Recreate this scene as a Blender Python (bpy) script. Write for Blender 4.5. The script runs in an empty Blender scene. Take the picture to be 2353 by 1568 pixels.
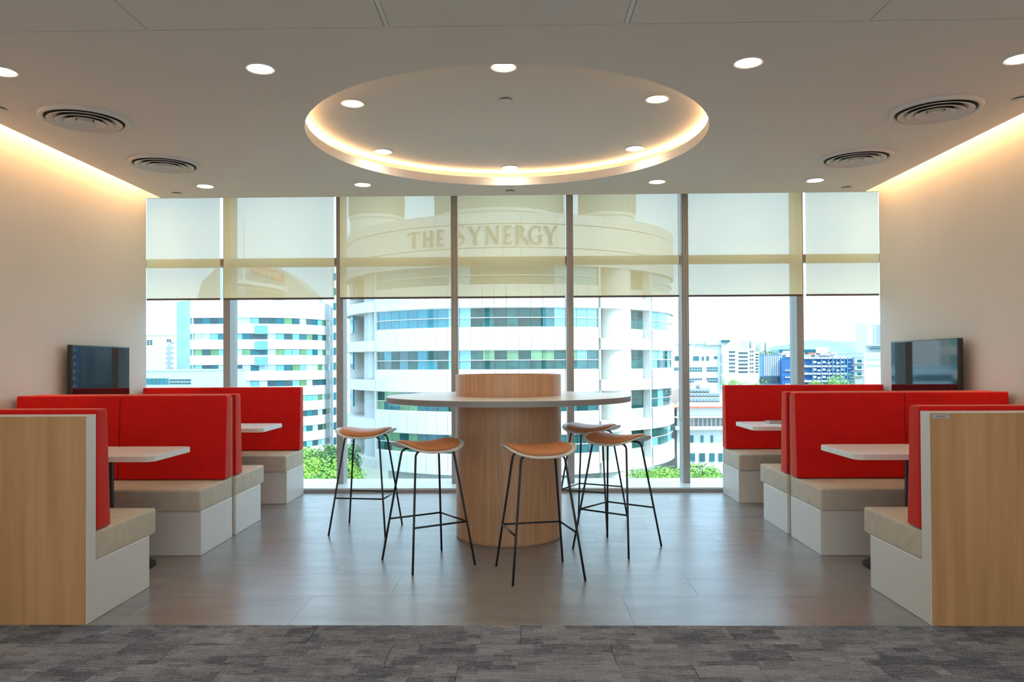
import bpy, bmesh, math, random
from mathutils import Vector, Matrix
random.seed(7)
S = bpy.context.scene
COL = S.collection
PI = math.pi

# ------------------------------------------------------------------ camera
FW, FH, FPX, CXP, CYP = 2353.0, 1568.0, 1774.0, 1160.87, 813.98
EYE = Vector((0, 0, 1.297))
def cam_axes(yaw, pitch, roll):
    B = Matrix(((1, 0, 0), (0, 0, -1), (0, 1, 0)))
    cy, sy, cp, sp, cr, sr = math.cos(yaw), math.sin(yaw), math.cos(pitch), math.sin(pitch), math.cos(roll), math.sin(roll)
    return Matrix(((cr, -sr, 0), (sr, cr, 0), (0, 0, 1))) @ B @ Matrix(((1, 0, 0), (0, cp, sp), (0, -sp, cp))) @ Matrix(((cy, sy, 0), (-sy, cy, 0), (0, 0, 1)))
AX = cam_axes(.0185, .0121, -.0052)
cd = bpy.data.cameras.new('camera'); cam = bpy.data.objects.new('camera', cd); COL.objects.link(cam)
M3 = Matrix((AX[0], -AX[1], -AX[2])).transposed()
cam.matrix_world = Matrix.Translation(EYE) @ M3.to_4x4()
cd.sensor_width = 36; cd.lens = FPX / FW * 36
cd.shift_x = .5 - CXP / FW; cd.shift_y = (CYP - FH / 2) / FW
cd.clip_start = .05; cd.clip_end = 6000
S.camera = cam
def at(px, py, Y):
    """the point of the place at depth Y (metres from the viewpoint) that the photograph shows at px, py"""
    d = AX.transposed() @ Vector(((px - CXP) / FPX, (py - CYP) / FPX, 1))
    return EYE + d * (Y / d.y)

# ------------------------------------------------------------------ world, sun, exposure
S.view_settings.view_transform = 'Standard'; S.view_settings.look = 'None'
S.view_settings.gamma = 1; S.view_settings.use_curve_mapping = False
S.view_settings.exposure = 0.7
try:
    S.cycles.use_denoising = True
    S.cycles.caustics_reflective = False; S.cycles.caustics_refractive = False
    S.cycles.sample_clamp_indirect = 6; S.cycles.max_bounces = 10; S.cycles.transparent_max_bounces = 12
except Exception: pass
w = bpy.data.worlds.new('sky'); S.world = w; w.use_nodes = True
nt = w.node_tree; N, L = nt.nodes, nt.links
bg = N['Background']; tc = N.new('ShaderNodeTexCoord'); mp = N.new('ShaderNodeMapping'); mp.inputs['Scale'].default_value = (2.2, 2.2, 5.5)
nz = N.new('ShaderNodeTexNoise'); nz.inputs['Scale'].default_value = 1.6; nz.inputs['Detail'].default_value = 7; nz.inputs['Roughness'].default_value = .55
rp = N.new('ShaderNodeValToRGB'); rp.color_ramp.elements[0].position = .46; rp.color_ramp.elements[1].position = .66
mx = N.new('ShaderNodeMix'); mx.data_type = 'RGBA'
SKY_BLUE = (1.35, 1.85, 2.35, 1); SKY_CLOUD = (1.9, 2.1, 2.3, 1)
mx.inputs[6].default_value = SKY_BLUE; mx.inputs[7].default_value = SKY_CLOUD
L.new(tc.outputs['Generated'], mp.inputs['Vector']); L.new(mp.outputs[0], nz.inputs['Vector']); L.new(nz.outputs['Fac'], rp.inputs[0])
L.new(rp.outputs[0], mx.inputs[0]); L.new(mx.outputs[2], bg.inputs['Color']); bg.inputs['Strength'].default_value = 1.0
sd = bpy.data.lights.new('sun', 'SUN'); sun = bpy.data.objects.new('sun', sd); COL.objects.link(sun)
sd.energy = 3.6; sd.angle = math.radians(.6); sd.color = (1, .90, .74)
sun.rotation_euler = Vector((.62, -.46, .64)).to_track_quat('Z', 'Y').to_euler(); sun.location = (30, -30, 60)

LAMP_WARM = (1.0, .82, .60); STRIP_WARM = (1.0, .57, .265)
DOWNLIGHT, RINGSTRIP, WALLSTRIP = 32.0, 17.0, 34.0

# ------------------------------------------------------------------ materials
def _nodes(name):
    m = bpy.data.materials.new(name); m.use_nodes = True
    n = m.node_tree; return m, n.nodes, n.links, n.nodes['Principled BSDF']
def pm(name, col, rough=.5, col2=None, scale=6, stretch=(1, 1, 1), var=.06, bump=0, bscale=250, metal=0, spec=.5, sheen=0, detail=4, rvar=0, rand=0, lo=.35, hi=.65):
    m, n, l, p = _nodes(name)
    c = (*col, 1); c2 = (*(col2 or [max(0, k * (1 - var)) for k in col]), 1)
    t = n.new('ShaderNodeTexCoord'); g = n.new('ShaderNodeMapping'); g.inputs['Scale'].default_value = stretch
    z = n.new('ShaderNodeTexNoise'); z.inputs['Scale'].default_value = scale; z.inputs['Detail'].default_value = detail
    r = n.new('ShaderNodeMapRange'); r.inputs[1].default_value = lo; r.inputs[2].default_value = hi
    x = n.new('ShaderNodeMix'); x.data_type = 'RGBA'; x.inputs[6].default_value = c; x.inputs[7].default_value = c2
    src = t.outputs['Object']
    if rand:
        oi = n.new('ShaderNodeObjectInfo'); vm = n.new('ShaderNodeVectorMath'); vm.operation = 'MULTIPLY_ADD'
        cmb = n.new('ShaderNodeCombineXYZ')
        for i in range(3): l.new(oi.outputs['Random'], cmb.inputs[i])
        l.new(cmb.outputs[0], vm.inputs[0]); vm.inputs[1].default_value = (31, 47, 13); l.new(src, vm.inputs[2]); src = vm.outputs[0]
    l.new(src, g.inputs['Vector']); l.new(g.outputs[0], z.inputs['Vector']); l.new(z.outputs['Fac'], r.inputs[0])
    l.new(r.outputs[0], x.inputs[0])
    out = x.outputs[2]
    if rand:
        hs = n.new('ShaderNodeHueSaturation'); mr = n.new('ShaderNodeMapRange'); mr.inputs[3].default_value = 1 - rand; mr.inputs[4].default_value = 1 + rand
        l.new(oi.outputs['Random'], mr.inputs[0]); l.new(mr.outputs[0], hs.inputs['Value']); l.new(out, hs.inputs['Color']); out = hs.outputs[0]
    l.new(out, p.inputs['Base Color'])
    p.inputs['Roughness'].default_value = rough; p.inputs['Metallic'].default_value = metal
    p.inputs['Specular IOR Level'].default_value = spec
    if rvar:
        q = n.new('ShaderNodeMapRange'); q.inputs[3].default_value = rough - rvar; q.inputs[4].default_value = rough + rvar
        l.new(z.outputs['Fac'], q.inputs[0]); l.new(q.outputs[0], p.inputs['Roughness'])
    if sheen:
        p.inputs['Sheen Weight'].default_value = sheen; p.inputs['Sheen Roughness'].default_value = .35; p.inputs['Sheen Tint'].default_value = (1, .45, .25, 1) if col[1] < .05 else (1, .95, .85, 1)
    if bump:
        b = n.new('ShaderNodeBump'); b.inputs['Strength'].default_value = bump; b.inputs['Distance'].default_value = .002
        z2 = n.new('ShaderNodeTexNoise'); z2.inputs['Scale'].default_value = bscale; z2.inputs['Detail'].default_value = 3
        l.new(t.outputs['Object'], z2.inputs['Vector']); l.new(z2.outputs['Fac'], b.inputs['Height']); l.new(b.outputs[0], p.inputs['Normal'])
    return m
def em(name, col, strength):
    m, n, l, p = _nodes(name)
    p.inputs['Base Color'].default_value = (.8, .8, .8, 1); p.inputs['Emission Color'].default_value = (*col, 1); p.inputs['Emission Strength'].default_value = strength
    return m
def thin_glass(name, tint, refl):
    m, n, l, p = _nodes(name); n.remove(p); o = n['Material Output']
    tr = n.new('ShaderNodeBsdfTransparent'); tr.inputs[0].default_value = (*tint, 1)
    gl = n.new('ShaderNodeBsdfGlossy'); gl.inputs['Roughness'].default_value = .01; gl.inputs[0].default_value = (1, 1, 1, 1)
    lw = n.new('ShaderNodeLayerWeight'); lw.inputs[0].default_value = .5
    pw = n.new('ShaderNodeMath'); pw.operation = 'POWER'; pw.inputs[1].default_value = 5; l.new(lw.outputs['Facing'], pw.inputs[0])
    fr = n.new('ShaderNodeMath'); fr.operation = 'MULTIPLY_ADD'; fr.inputs[1].default_value = .85; fr.inputs[2].default_value = refl; l.new(pw.outputs[0], fr.inputs[0])
    mi = n.new('ShaderNodeMixShader'); l.new(fr.outputs[0], mi.inputs[0]); l.new(tr.outputs[0], mi.inputs[1]); l.new(gl.outputs[0], mi.inputs[2]); l.new(mi.outputs[0], o.inputs[0])
    return m
def blind_fabric():
    m, n, l, p = _nodes('roller blind fabric'); n.remove(p); o = n['Material Output']
    tr = n.new('ShaderNodeBsdfTransparent'); tr.inputs[0].default_value = (.92, .97, 1, 1)
    tl = n.new('ShaderNodeBsdfTranslucent'); df = n.new('ShaderNodeBsdfDiffuse'); df.inputs[0].default_value = (.66, .62, .52, 1)
    t = n.new('ShaderNodeTexCoord'); z = n.new('ShaderNodeTexNoise'); z.inputs['Scale'].default_value = 180
    x = n.new('ShaderNodeMix'); x.data_type = 'RGBA'; x.inputs[6].default_value = (1.0, .70, .39, 1); x.inputs[7].default_value = (.95, .66, .36, 1)
    l.new(t.outputs['Object'], z.inputs[0]); l.new(z.outputs['Fac'], x.inputs[0]); l.new(x.outputs[2], tl.inputs[0])
    a = n.new('ShaderNodeMixShader'); a.inputs[0].default_value = .12; l.new(tl.outputs[0], a.inputs[1]); l.new(df.outputs[0], a.inputs[2])
    b = n.new('ShaderNodeMixShader'); b.inputs[0].default_value = .38; l.new(a.outputs[0], b.inputs[1]); l.new(tr.outputs[0], b.inputs[2])
    l.new(b.outputs[0], o.inputs[0]); return m
def carpet_mat():
    m, n, l, p = _nodes('loop pile carpet'); t = n.new('ShaderNodeTexCoord'); oi = n.new('ShaderNodeObjectInfo')
    cmb = n.new('ShaderNodeCombineXYZ')
    for i in range(2): l.new(oi.outputs['Random'], cmb.inputs[i])
    vm = n.new('ShaderNodeVectorMath'); vm.operation = 'MULTIPLY_ADD'; l.new(cmb.outputs[0], vm.inputs[0]); vm.inputs[1].default_value = (37, 19, 0); l.new(t.outputs['Object'], vm.inputs[2])
    def bricks(wd, ht, a, b, off=.37):
        k = n.new('ShaderNodeTexBrick'); k.inputs['Scale'].default_value = 1; k.inputs['Mortar Size'].default_value = 0; k.inputs['Brick Width'].default_value = wd; k.inputs['Row Height'].default_value = ht
        k.offset = off; k.inputs['Color1'].default_value = (a, a, a, 1); k.inputs['Color2'].default_value = (b, b, b, 1); l.new(vm.outputs[0], k.inputs['Vector']); return k
    k1 = bricks(.26, .125, 0, 1); k2 = bricks(.11, .05, 0, 1, .6)
    st = n.new('ShaderNodeMapping'); st.inputs['Scale'].default_value = (14, 120, 1); l.new(vm.outputs[0], st.inputs[0])
    z1 = n.new('ShaderNodeTexNoise'); z1.inputs['Scale'].default_value = 1; z1.inputs['Detail'].default_value = 3; l.new(st.outputs[0], z1.inputs[0])
    v = n.new('ShaderNodeTexVoronoi'); v.inputs['Scale'].default_value = 150; l.new(t.outputs['Object'], v.inputs['Vector'])
    def math_(op, a, b):
        q = n.new('ShaderNodeMath'); q.operation = op
        for i, s in enumerate((a, b)):
            if isinstance(s, (int, float)): q.inputs[i].default_value = s
            else: l.new(s, q.inputs[i])
        return q.outputs[0]
    f = math_('ADD', math_('MULTIPLY', k1.outputs[0], .25), math_('MULTIPLY', k2.outputs[0], .22))
    f = math_('ADD', f, math_('MULTIPLY', z1.outputs[0], .72)); f = math_('SUBTRACT', f, math_('MULTIPLY', v.outputs['Distance'], .45))
    r = n.new('ShaderNodeValToRGB'); e = r.color_ramp.elements; e[0].position = .15; e[0].color = (.095, .103, .13, 1); e[1].position = .85; e[1].color = (.47, .475, .49, 1)
    e2 = e.new(.42); e2.color = (.245, .258, .30, 1)
    l.new(f, r.inputs[0]); l.new(r.outputs[0], p.inputs['Base Color']); p.inputs['Roughness'].default_value = .95; p.inputs['Specular IOR Level'].default_value = .15
    b = n.new('ShaderNodeBump'); b.inputs['Strength'].default_value = .8; b.inputs['Distance'].default_value = .004; l.new(v.outputs['Distance'], b.inputs['Height']); b.invert = True; l.new(b.outputs[0], p.inputs['Normal'])
    return m

MAT = dict(
    paint=pm('warm white wall paint', (.74, .70, .64), .75, var=.03, scale=2, bump=.08, bscale=500),
    ceil=pm('matt ceiling paint', (.70, .67, .63), .85, var=.02, scale=1.5),
    vinyl=pm('grey concrete look vinyl', (.285, .265, .25), .32, col2=(.22, .205, .195), scale=2.4, stretch=(1, 3.2, 1), detail=6, rvar=.05, rand=.05, lo=.3, hi=.7, spec=.75),
    joint=pm('grey floor joint', (.16, .15, .14), .6),
    carpet=carpet_mat(),
    wood=pm('light ash laminate', (.58, .315, .14), .42, col2=(.46, .235, .095), scale=5, stretch=(4, 4, .25), detail=6, lo=.32, hi=.68, rvar=.05),
    colwood=pm('oak laminate on column', (.60, .34, .19), .40, col2=(.46, .25, .135), scale=10, stretch=(6, 6, .25), detail=6, lo=.32, hi=.68),
    laminate=pm('white laminate', (.72, .70, .66), .38, var=.02, scale=3),
    beigepanel=pm('beige divider laminate', (.46, .40, .30), .5, var=.03),
    top=pm('white table laminate', (.80, .79, .78), .28, var=.02, scale=3),
    edge=pm('grey table edge band', (.30, .28, .27), .4, var=.04),
    beige=pm('beige woven seat fabric', (.62, .56, .46), .9, var=.10, scale=14, bump=.5, bscale=420, spec=.2, sheen=.15),
    red=pm('red felt upholstery', (.66, .004, .002), .75, col2=(.60, .003, .002), scale=10, bump=.35, bscale=380, spec=.25, sheen=.7),
    leather=pm('tan orange leather', (.62, .235, .085), .42, var=.12, scale=12, bump=.15, bscale=300),
    shell=pm('off white seat shell', (.72, .70, .67), .35, var=.03),
    black=pm('black powder coated steel', (.012, .012, .013), .4, var=.2),
    alu=pm('grey brown anodised aluminium', (.36, .35, .34), .45, var=.05, metal=.1, scale=2),
    sill=pm('pale coated sill', (.74, .80, .82), .22, var=.04),
    lampglow=em('downlight lens', LAMP_WARM, DOWNLIGHT),
    ringstrip=em('circular cove light strip', STRIP_WARM, RINGSTRIP),
    wallstrip=em('wall cove light strip', STRIP_WARM, WALLSTRIP),
    trim=pm('white lamp trim', (.75, .72, .68), .5, var=.03),
    vent=pm('white painted diffuser metal', (.62, .60, .58), .5, var=.03),
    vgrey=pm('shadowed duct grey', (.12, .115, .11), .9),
    vdark=pm('dark duct opening', (.03, .03, .03), .9),
    screen=pm('black television glass', (.010, .011, .013), .04, var=.1, spec=.9),
    tvbody=pm('black television plastic', (.02, .02, .021), .4, var=.1),
    glass=thin_glass('window glass', (.87, .965, .99), .03),
    fillglass=thin_glass('warm tinted glass of added window', (.97, .92, .84), .03),  # tint picked to warm the fill light from the added back window
    blind=blind_fabric(),
    rail=pm('bronze blind rail', (.10, .065, .05), .5, var=.1),
    chain=pm('beige bead chain', (.55, .50, .38), .5, var=.1),
    tag=pm('grey label plate', (.42, .41, .41), .4, var=.03), tagink=pm('worn grey print', (.26, .25, .25), .6),
    # outside
    bwhite=pm('white facade panel', (.62, .60, .56), .55, var=.03, scale=.4, rand=.025, spec=.3),
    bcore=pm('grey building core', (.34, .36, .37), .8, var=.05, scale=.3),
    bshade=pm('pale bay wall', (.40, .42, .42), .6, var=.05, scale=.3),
    blet=pm('grey metal letter', (.025, .035, .07), .5, var=.05),
    broof=pm('pale roof', (.50, .50, .48), .8, var=.06, scale=.3),
    bdrumshade=pm('grey green shaded drum top', (.30, .34, .31), .7, var=.08, scale=.5),  # shade on the upper roof drums, put into the colour
    g0=pm('cyan tinted glass', (.001, .19, .25), .08, var=.25, scale=.5, rand=.18),
    g1=pm('dark green glass', (.006, .075, .070), .06, var=.5, scale=.8, rand=.35, spec=.2),
    g2=pm('pale cyan glass', (.16, .40, .43), .10, var=.15, scale=.5, rand=.10),
    g3=pm('teal glass', (.012, .11, .125), .08, var=.4, scale=.6, rand=.25),
    gold=pm('pale green blind panel', (.13, .27, .13), .3, var=.3, scale=.6, rand=.15),
    far=pm('white rendered wall', (.68, .68, .67), .8, var=.03, scale=.2),
    farblue=pm('light blue cladding', (.10, .28, .52), .6, var=.05, scale=.2),
    deepblue=pm('deep blue cladding', (.02, .13, .36), .6, var=.08, scale=.2),
    farwin=pm('dark far window', (.03, .08, .10), .2, var=.3, scale=.2, rand=.25),
    farteal=pm('teal glazing', (.01, .13, .17), .2, var=.3, scale=.2, rand=.2),
    paleblue=pm('pale blue curtain wall', (.42, .62, .72), .25, var=.08, scale=.15, rand=.06),
    pink=pm('pale pink roof tile', (.56, .40, .34), .8, var=.08, scale=.6),
    solar=pm('grey blue solar panel', (.13, .18, .22), .2, var=.15, scale=.8),
    sign=pm('red sign board', (.70, .16, .08), .6, var=.25, scale=.6),
    leaf=pm('bright green leaves', (.28, .50, .05), .6, col2=(.10, .24, .03), scale=.7, lo=.3, hi=.7),
    leaf2=pm('dark green leaves', (.06, .17, .03), .6, col2=(.02, .07, .015), scale=.7),
    bark=pm('brown bark', (.12, .08, .05), .9),
    hill=pm('wooded hill green', (.24, .36, .30), .95, col2=(.17, .29, .25), scale=.02, detail=8),
    ground=pm('grey green ground', (.22, .24, .19), .95, var=.2, scale=.03),
)

# ------------------------------------------------------------------ builders
def wpos(o):
    v = Vector((0, 0, 0))
    while o: v += o.location; o = o.parent
    return v
def new(name, me, mat=None, parent=None, loc=(0, 0, 0), rz=0, local=False):
    o = bpy.data.objects.new(name, me); COL.objects.link(o)
    if mat and me and not me.materials: me.materials.append(MAT[mat] if isinstance(mat, str) else mat)
    o.parent = parent
    o.location = Vector(loc) if (local or not parent) else Vector(loc) - wpos(parent)
    o.rotation_euler = (0, 0, rz); return o
def tag(o, label=None, cat=None, group=None, kind=None):
    for k, v in (('label', label), ('category', cat), ('group', group), ('kind', kind)):
        if v: o[k] = v
    return o
def thing(name, loc, label=None, cat=None, group=None, kind=None, rz=0):
    o = bpy.data.objects.new(name, None); COL.objects.link(o); o.location = loc; o.rotation_euler = (0, 0, rz); o.empty_display_size = .1
    return tag(o, label, cat, group, kind)
def mesh(verts, faces, smooth=False):
    me = bpy.data.meshes.new('mesh'); me.from_pydata([tuple(v) for v in verts], [], faces); me.update()
    if smooth: me.polygons.foreach_set('use_smooth', [True] * len(me.polygons))
    return me
def fix(me):
    bm = bmesh.new(); bm.from_mesh(me); bmesh.ops.recalc_face_normals(bm, faces=bm.faces); bm.to_mesh(me); bm.free(); return me
def boxes(*bs):
    V, F = [], []
    for x0, x1, y0, y1, z0, z1 in bs:
        b = len(V); V += [(x, y, z) for z in (z0, z1) for y in (y0, y1) for x in (x0, x1)]
        F += [[b + i for i in f] for f in ((0, 2, 3, 1), (4, 5, 7, 6), (0, 1, 5, 4), (2, 6, 7, 3), (0, 4, 6, 2), (1, 3, 7, 5))]
    return mesh(V, F)
def bevel(me, w, seg=2, smooth=True):
    bm = bmesh.new(); bm.from_mesh(me); bmesh.ops.bevel(bm, geom=bm.edges[:], offset=w, segments=seg, profile=.6, affect='EDGES', clamp_overlap=True)
    bm.to_mesh(me); bm.free()
    if smooth:
        me.polygons.foreach_set('use_smooth', [True] * len(me.polygons))
        try: me.set_sharp_from_angle(angle=math.radians(50))
        except Exception: pass
    return me
def hexa(p, w=0, seg=3):
    me = mesh(p, [(0, 2, 3, 1), (4, 5, 7, 6), (0, 1, 5, 4), (2, 6, 7, 3), (0, 4, 6, 2), (1, 3, 7, 5)]); fix(me)
    return bevel(me, w, seg) if w else me
def lathe(profile, n=48, smooth=True, close=False):
    """profile of (r, z) turned round Z"""
    V, F = [], []
    for r, z in profile:
        for i in range(n): a = 2 * PI * i / n; V.append((r * math.cos(a), r * math.sin(a), z))
    k = len(profile)
    for j in range(k - 1 + (1 if close else 0)):
        j2 = (j + 1) % k
        for i in range(n): F.append((j * n + i, j * n + (i + 1) % n, j2 * n + (i + 1) % n, j2 * n + i))
    if not close:
        if profile[0][0] > 1e-6: F.append(tuple(range(n - 1, -1, -1)))
        if profile[-1][0] > 1e-6: F.append(tuple((k - 1) * n + i for i in range(n)))
    me = fix(mesh(V, F))
    if smooth:
        me.polygons.foreach_set('use_smooth', [True] * len(me.polygons))
        try: me.set_sharp_from_angle(angle=math.radians(35))
        except Exception: pass
    return me
def tube(pts, r, n=10):
    pts = [Vector(p) for p in pts]; V, F = [], []; up = Vector((.31, .87, .38))
    for i, p in enumerate(pts):
        d = (pts[min(i + 1, len(pts) - 1)] - pts[max(i - 1, 0)]).normalized()
        u = d.cross(up).normalized(); v = d.cross(u)
        for k in range(n): a = 2 * PI * k / n; V.append(p + (u * math.cos(a) + v * math.sin(a)) * r)
    for j in range(len(pts) - 1):
        for k in range(n): F.append((j * n + k, j * n + (k + 1) % n, (j + 1) * n + (k + 1) % n, (j + 1) * n + k))
    F.append(tuple(range(n))); F.append(tuple((len(pts) - 1) * n + k for k in range(n)))
    return fix(mesh(V, F, True))
def prism(poly, y0, y1):
    """polygon in x,z extruded along y"""
    n = len(poly); V = [(x, y0, z) for x, z in poly] + [(x, y1, z) for x, z in poly]
    return fix(mesh(V, [tuple(range(n)), tuple(range(2 * n - 1, n - 1, -1))] + [(i, (i + 1) % n, n + (i + 1) % n, n + i) for i in range(n)]))
def plan(poly, z0, z1):
    """polygon in x,y raised from z0 to z1"""
    n = len(poly); V = [(x, y, z0) for x, y in poly] + [(x, y, z1) for x, y in poly]
    return fix(mesh(V, [tuple(range(n)), tuple(range(2 * n - 1, n - 1, -1))] + [(i, (i + 1) % n, n + (i + 1) % n, n + i) for i in range(n)]))
def arcbox(r0, r1, a0, a1, z0, z1, n=3):
    """curved slab about the Z axis; angle 0 faces -Y"""
    V, F = [], []
    for i in range(n + 1):
        a = math.radians(a0 + (a1 - a0) * i / n); s, c = math.sin(a), -math.cos(a)
        V += [(r0 * s, r0 * c, z0), (r1 * s, r1 * c, z0), (r1 * s, r1 * c, z1), (r0 * s, r0 * c, z1)]
    for i in range(n):
        b = 4 * i
        for k in range(4): F.append((b + k, b + (k + 1) % 4, b + 4 + (k + 1) % 4, b + 4 + k))
    F += [(0, 1, 2, 3), (4 * n, 4 * n + 1, 4 * n + 2, 4 * n + 3)]
    return fix(mesh(V, F))

# ================================================================== the room
CX = -.088                                   # middle line of the room
XL, XR, SL, SR = -3.79, 3.60, -3.642, 3.471
H, YW, YC = 3.0, 7.77, 3.83                  # ceiling height, end of the walls, carpet edge

floor = tag(new('floor', boxes((-4.05, 3.85, -2.6, 7.77, -.20, -.012)), 'joint'), kind='structure')
t_me = {}
def tile(x0, x1, y0, y1):
    k = (round(x1 - x0, 3), round(y1 - y0, 3))
    if k not in t_me: t_me[k] = bevel(boxes((-k[0] / 2 + .0003, k[0] / 2 - .0003, -k[1] / 2 + .0003, k[1] / 2 - .0003, -.012, 0)), .0005, 1, False)
    new('floor_tile', t_me[k], 'vinyl', floor, ((x0 + x1) / 2, (y0 + y1) / 2, 0))
ys = [YC + .06 + .43 * i for i in range(10)]; ys = [YC] + [y for y in ys if YC + .1 < y < YW - .1] + [YW]
for j in range(len(ys) - 1):
    xs = [-3.79] + [x for x in [-4.6 + .86 * i + (.43 if j % 2 else 0) for i in range(12)] if -3.7 < x < 3.5] + [3.60]
    for i in range(len(xs) - 1): tile(xs[i], xs[i + 1], ys[j], ys[j + 1])
c_me = {}
for j in range(9):
    y1 = YC - .002 - .25 * j; off = [0, .41, .73, .2, .55][j % 5]
    xs = [-4.0] + [x for x in [-5 + off + i * 1.0 for i in range(11)] if -3.8 < x < 3.6] + [3.8]
    for i in range(len(xs) - 1):
        k = round(xs[i + 1] - xs[i], 3)
        if k not in c_me: c_me[k] = bevel(boxes((-k / 2 + .0008, k / 2 - .0008, -.1242, .1242, -.012, .003)), .002, 1, False)
        new('carpet_plank', c_me[k], 'carpet', floor, ((xs[i] + xs[i + 1]) / 2, y1 - .125, 0))
new('carpet_field', boxes((-4.0, 3.8, -2.6, YC - .002 - 2.25, -.012, .002)), 'carpet', floor)

tag(new('wall_left', boxes((XL - .2, XL, -2.8, YW, -.012, 3.3)), 'paint'), kind='structure')
tag(new('wall_right', boxes((XR, XR + .2, -2.8, YW, -.012, 3.3)), 'paint'), kind='structure')
tag(new('trim_1', boxes((XL - .95, XL - .2, 7.6, 7.76, -.2, 3.3), (XL - 1.1, XL - .95, 7.6, 8.5, -.2, 3.3)), 'paint'), kind='structure')
tag(new('trim_2', boxes((XR + .2, XR + .95, 7.6, 7.76, -.2, 3.3), (XR + .95, XR + 1.1, 7.6, 8.5, -.2, 3.3)), 'paint'), kind='structure')
YB = -2.6                                    # unseen window wall added behind the viewer for fill light
tag(new('wall_back', boxes((-4.2, 4.0, YB - .2, YB, -.2, .25), (-4.2, 4.0, YB - .2, YB, 2.95, 3.3), *[(x - .06, x + .06, YB - .2, YB, .25, 2.95) for x in (-3.6, -2.2, -.8, .6, 2.0, 3.4)]), 'paint'), kind='structure')
wb = thing('added_back_window', (0, YB - .1, .25), kind='structure')
for i in range(5): new('glass_pane', boxes((-3.54 + 1.4 * i, -2.26 + 1.4 * i, YB - .1, YB - .096, .25, 2.95)), 'fillglass', wb)  # panes of the added window, letting fill daylight in

# ceiling with the round opening
RX, RY, RR = CX, 5.866, 1.492
ceiling = thing('ceiling', (0, 5, 3.0), kind='structure')
def slab_with_hole(x0, x1, y0, y1, z0, z1):
    ang = [2 * PI * i / 144 for i in range(144)] + [math.atan2(y - RY, x - RX) % (2 * PI) for x in (x0, x1) for y in (y0, y1)]
    ang = sorted(set(round(a, 6) for a in ang)); V, F = [], []
    for a in ang:
        c, s = math.cos(a), math.sin(a)
        t = min((((x1 if c > 0 else x0) - RX) / c) if abs(c) > 1e-6 else 1e9, (((y1 if s > 0 else y0) - RY) / s) if abs(s) > 1e-6 else 1e9)
        i_, o_ = (RX + RR * c, RY + RR * s), (RX + t * c, RY + t * s)
        V += [(*i_, z0), (*o_, z0), (*o_, z1), (*i_, z1)]
    n = len(ang)
    for k in range(n):
        b, d = 4 * k, 4 * ((k + 1) % n)
        for q in range(4): F.append((b + q, b + (q + 1) % 4, d + (q + 1) % 4, d + q))
    return fix(mesh(V, F))
new('ceiling_board', slab_with_hole(SL, SR, 3.873, YW, H, H + .075), 'ceil', ceiling)
rec = new('recess', lathe([(1.66, H + .075), (1.66, H + .138), (0, H + .138), (0, H + .19), (1.70, H + .19), (1.70, H + .075)], 96, close=True), 'ceil', ceiling, (RX, RY, 0))
new('light_strip', lathe([(1.515, H + .0755), (1.515, H + .0775), (1.545, H + .0775), (1.545, H + .0755)], 96, close=True), 'ringstrip', ceiling, (RX, RY, 0))
for s, xw, xs in ((-1, XL, SL), (1, XR, SR)):
    xm = (xw * .35 + xs * .65)
    new('light_strip', boxes((xm - .02, xm + .02, 3.95, 7.70, 3.225, 3.235)), 'wallstrip', ceiling)
    new('cove_end', boxes((min(xw, xs), max(xw, xs), 3.87, 3.93, H, 3.3)), 'ceil', ceiling)
    new('cove_side', boxes((min(xs, xs - s * .03), max(xs, xs - s * .03), 3.93, 7.77, H + .085, 3.3)), 'ceil', ceiling)
new('bulkhead', boxes((-4.74, 4.55, YW + .001, YW + .03, H, 3.3)), 'ceil', ceiling)
new('roof_slab', boxes((-4.9, 4.7, -2.8, 8.6, 3.3, 3.6)), 'ceil', ceiling)
xs = [-3.79, -3.09, -1.879, -.661, .547, 1.757, 2.967, 3.60]
for i in range(7):
    a = xs[i] + (.015 if i in (3, 4) else .0015); b = xs[i + 1] - (.015 if i in (2, 3) else .0015)
    for y0, y1 in ((2.45, 3.866), (-.4, 2.444), (-2.6, -.406)):
        new('ceiling_panel', bevel(boxes((a, b, y0, y1, H - .002, H + .03)), .003, 1, False), 'ceil', ceiling)
for x in (-.661, .547): new('joint_strip', boxes((x - .012, x + .012, -2.6, 3.866, H + .004, H + .03)), 'trim', ceiling)
new('panel_backing', boxes((-3.79, 3.60, -2.6, 3.868, H + .03, H + .06)), 'vdark', ceiling)

# window wall
win = thing('window_1', (0, 8.2, 0), kind='structure')
YM, YG = 8.10, 8.265
mull = [-3.095, -1.894, -.682, .534, 1.739, 2.931]
new('curb', boxes((-4.74, 4.55, YW, 8.45, -.2, .033)), 'alu', win)
new('sill', bevel(boxes((-4.74, 4.55, YW + .03, 8.45, .033, .040)), .003, 1, False), 'sill', win)
m_me = bevel(boxes((-.036, .036, 0, .165, 0, 3.26)), .004, 1, False)
for x in mull:
    new('mullion', m_me, 'alu', win, (x, YM, .04))
    new('mullion_fin', boxes((x - .02, x + .02, YG + .02, YG + .10, .04, 3.3)), 'alu', win)
ex = [-4.70] + mull + [4.51]
for i in range(7):
    a, b = ex[i] + .037, ex[i + 1] - .037
    new('transom', boxes((a, b, YM + .03, YM + .165, 2.345, 2.425)), 'alu', win)
    for z0, z1 in ((.042, 2.345), (2.425, 3.29)):
        new('glass_pane', boxes((a, b, YG, YG + .004, z0, z1)), 'glass', win)
new('head', boxes((-4.74, 4.55, YM, YG + .1, 3.25, 3.3)), 'alu', win)

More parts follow.
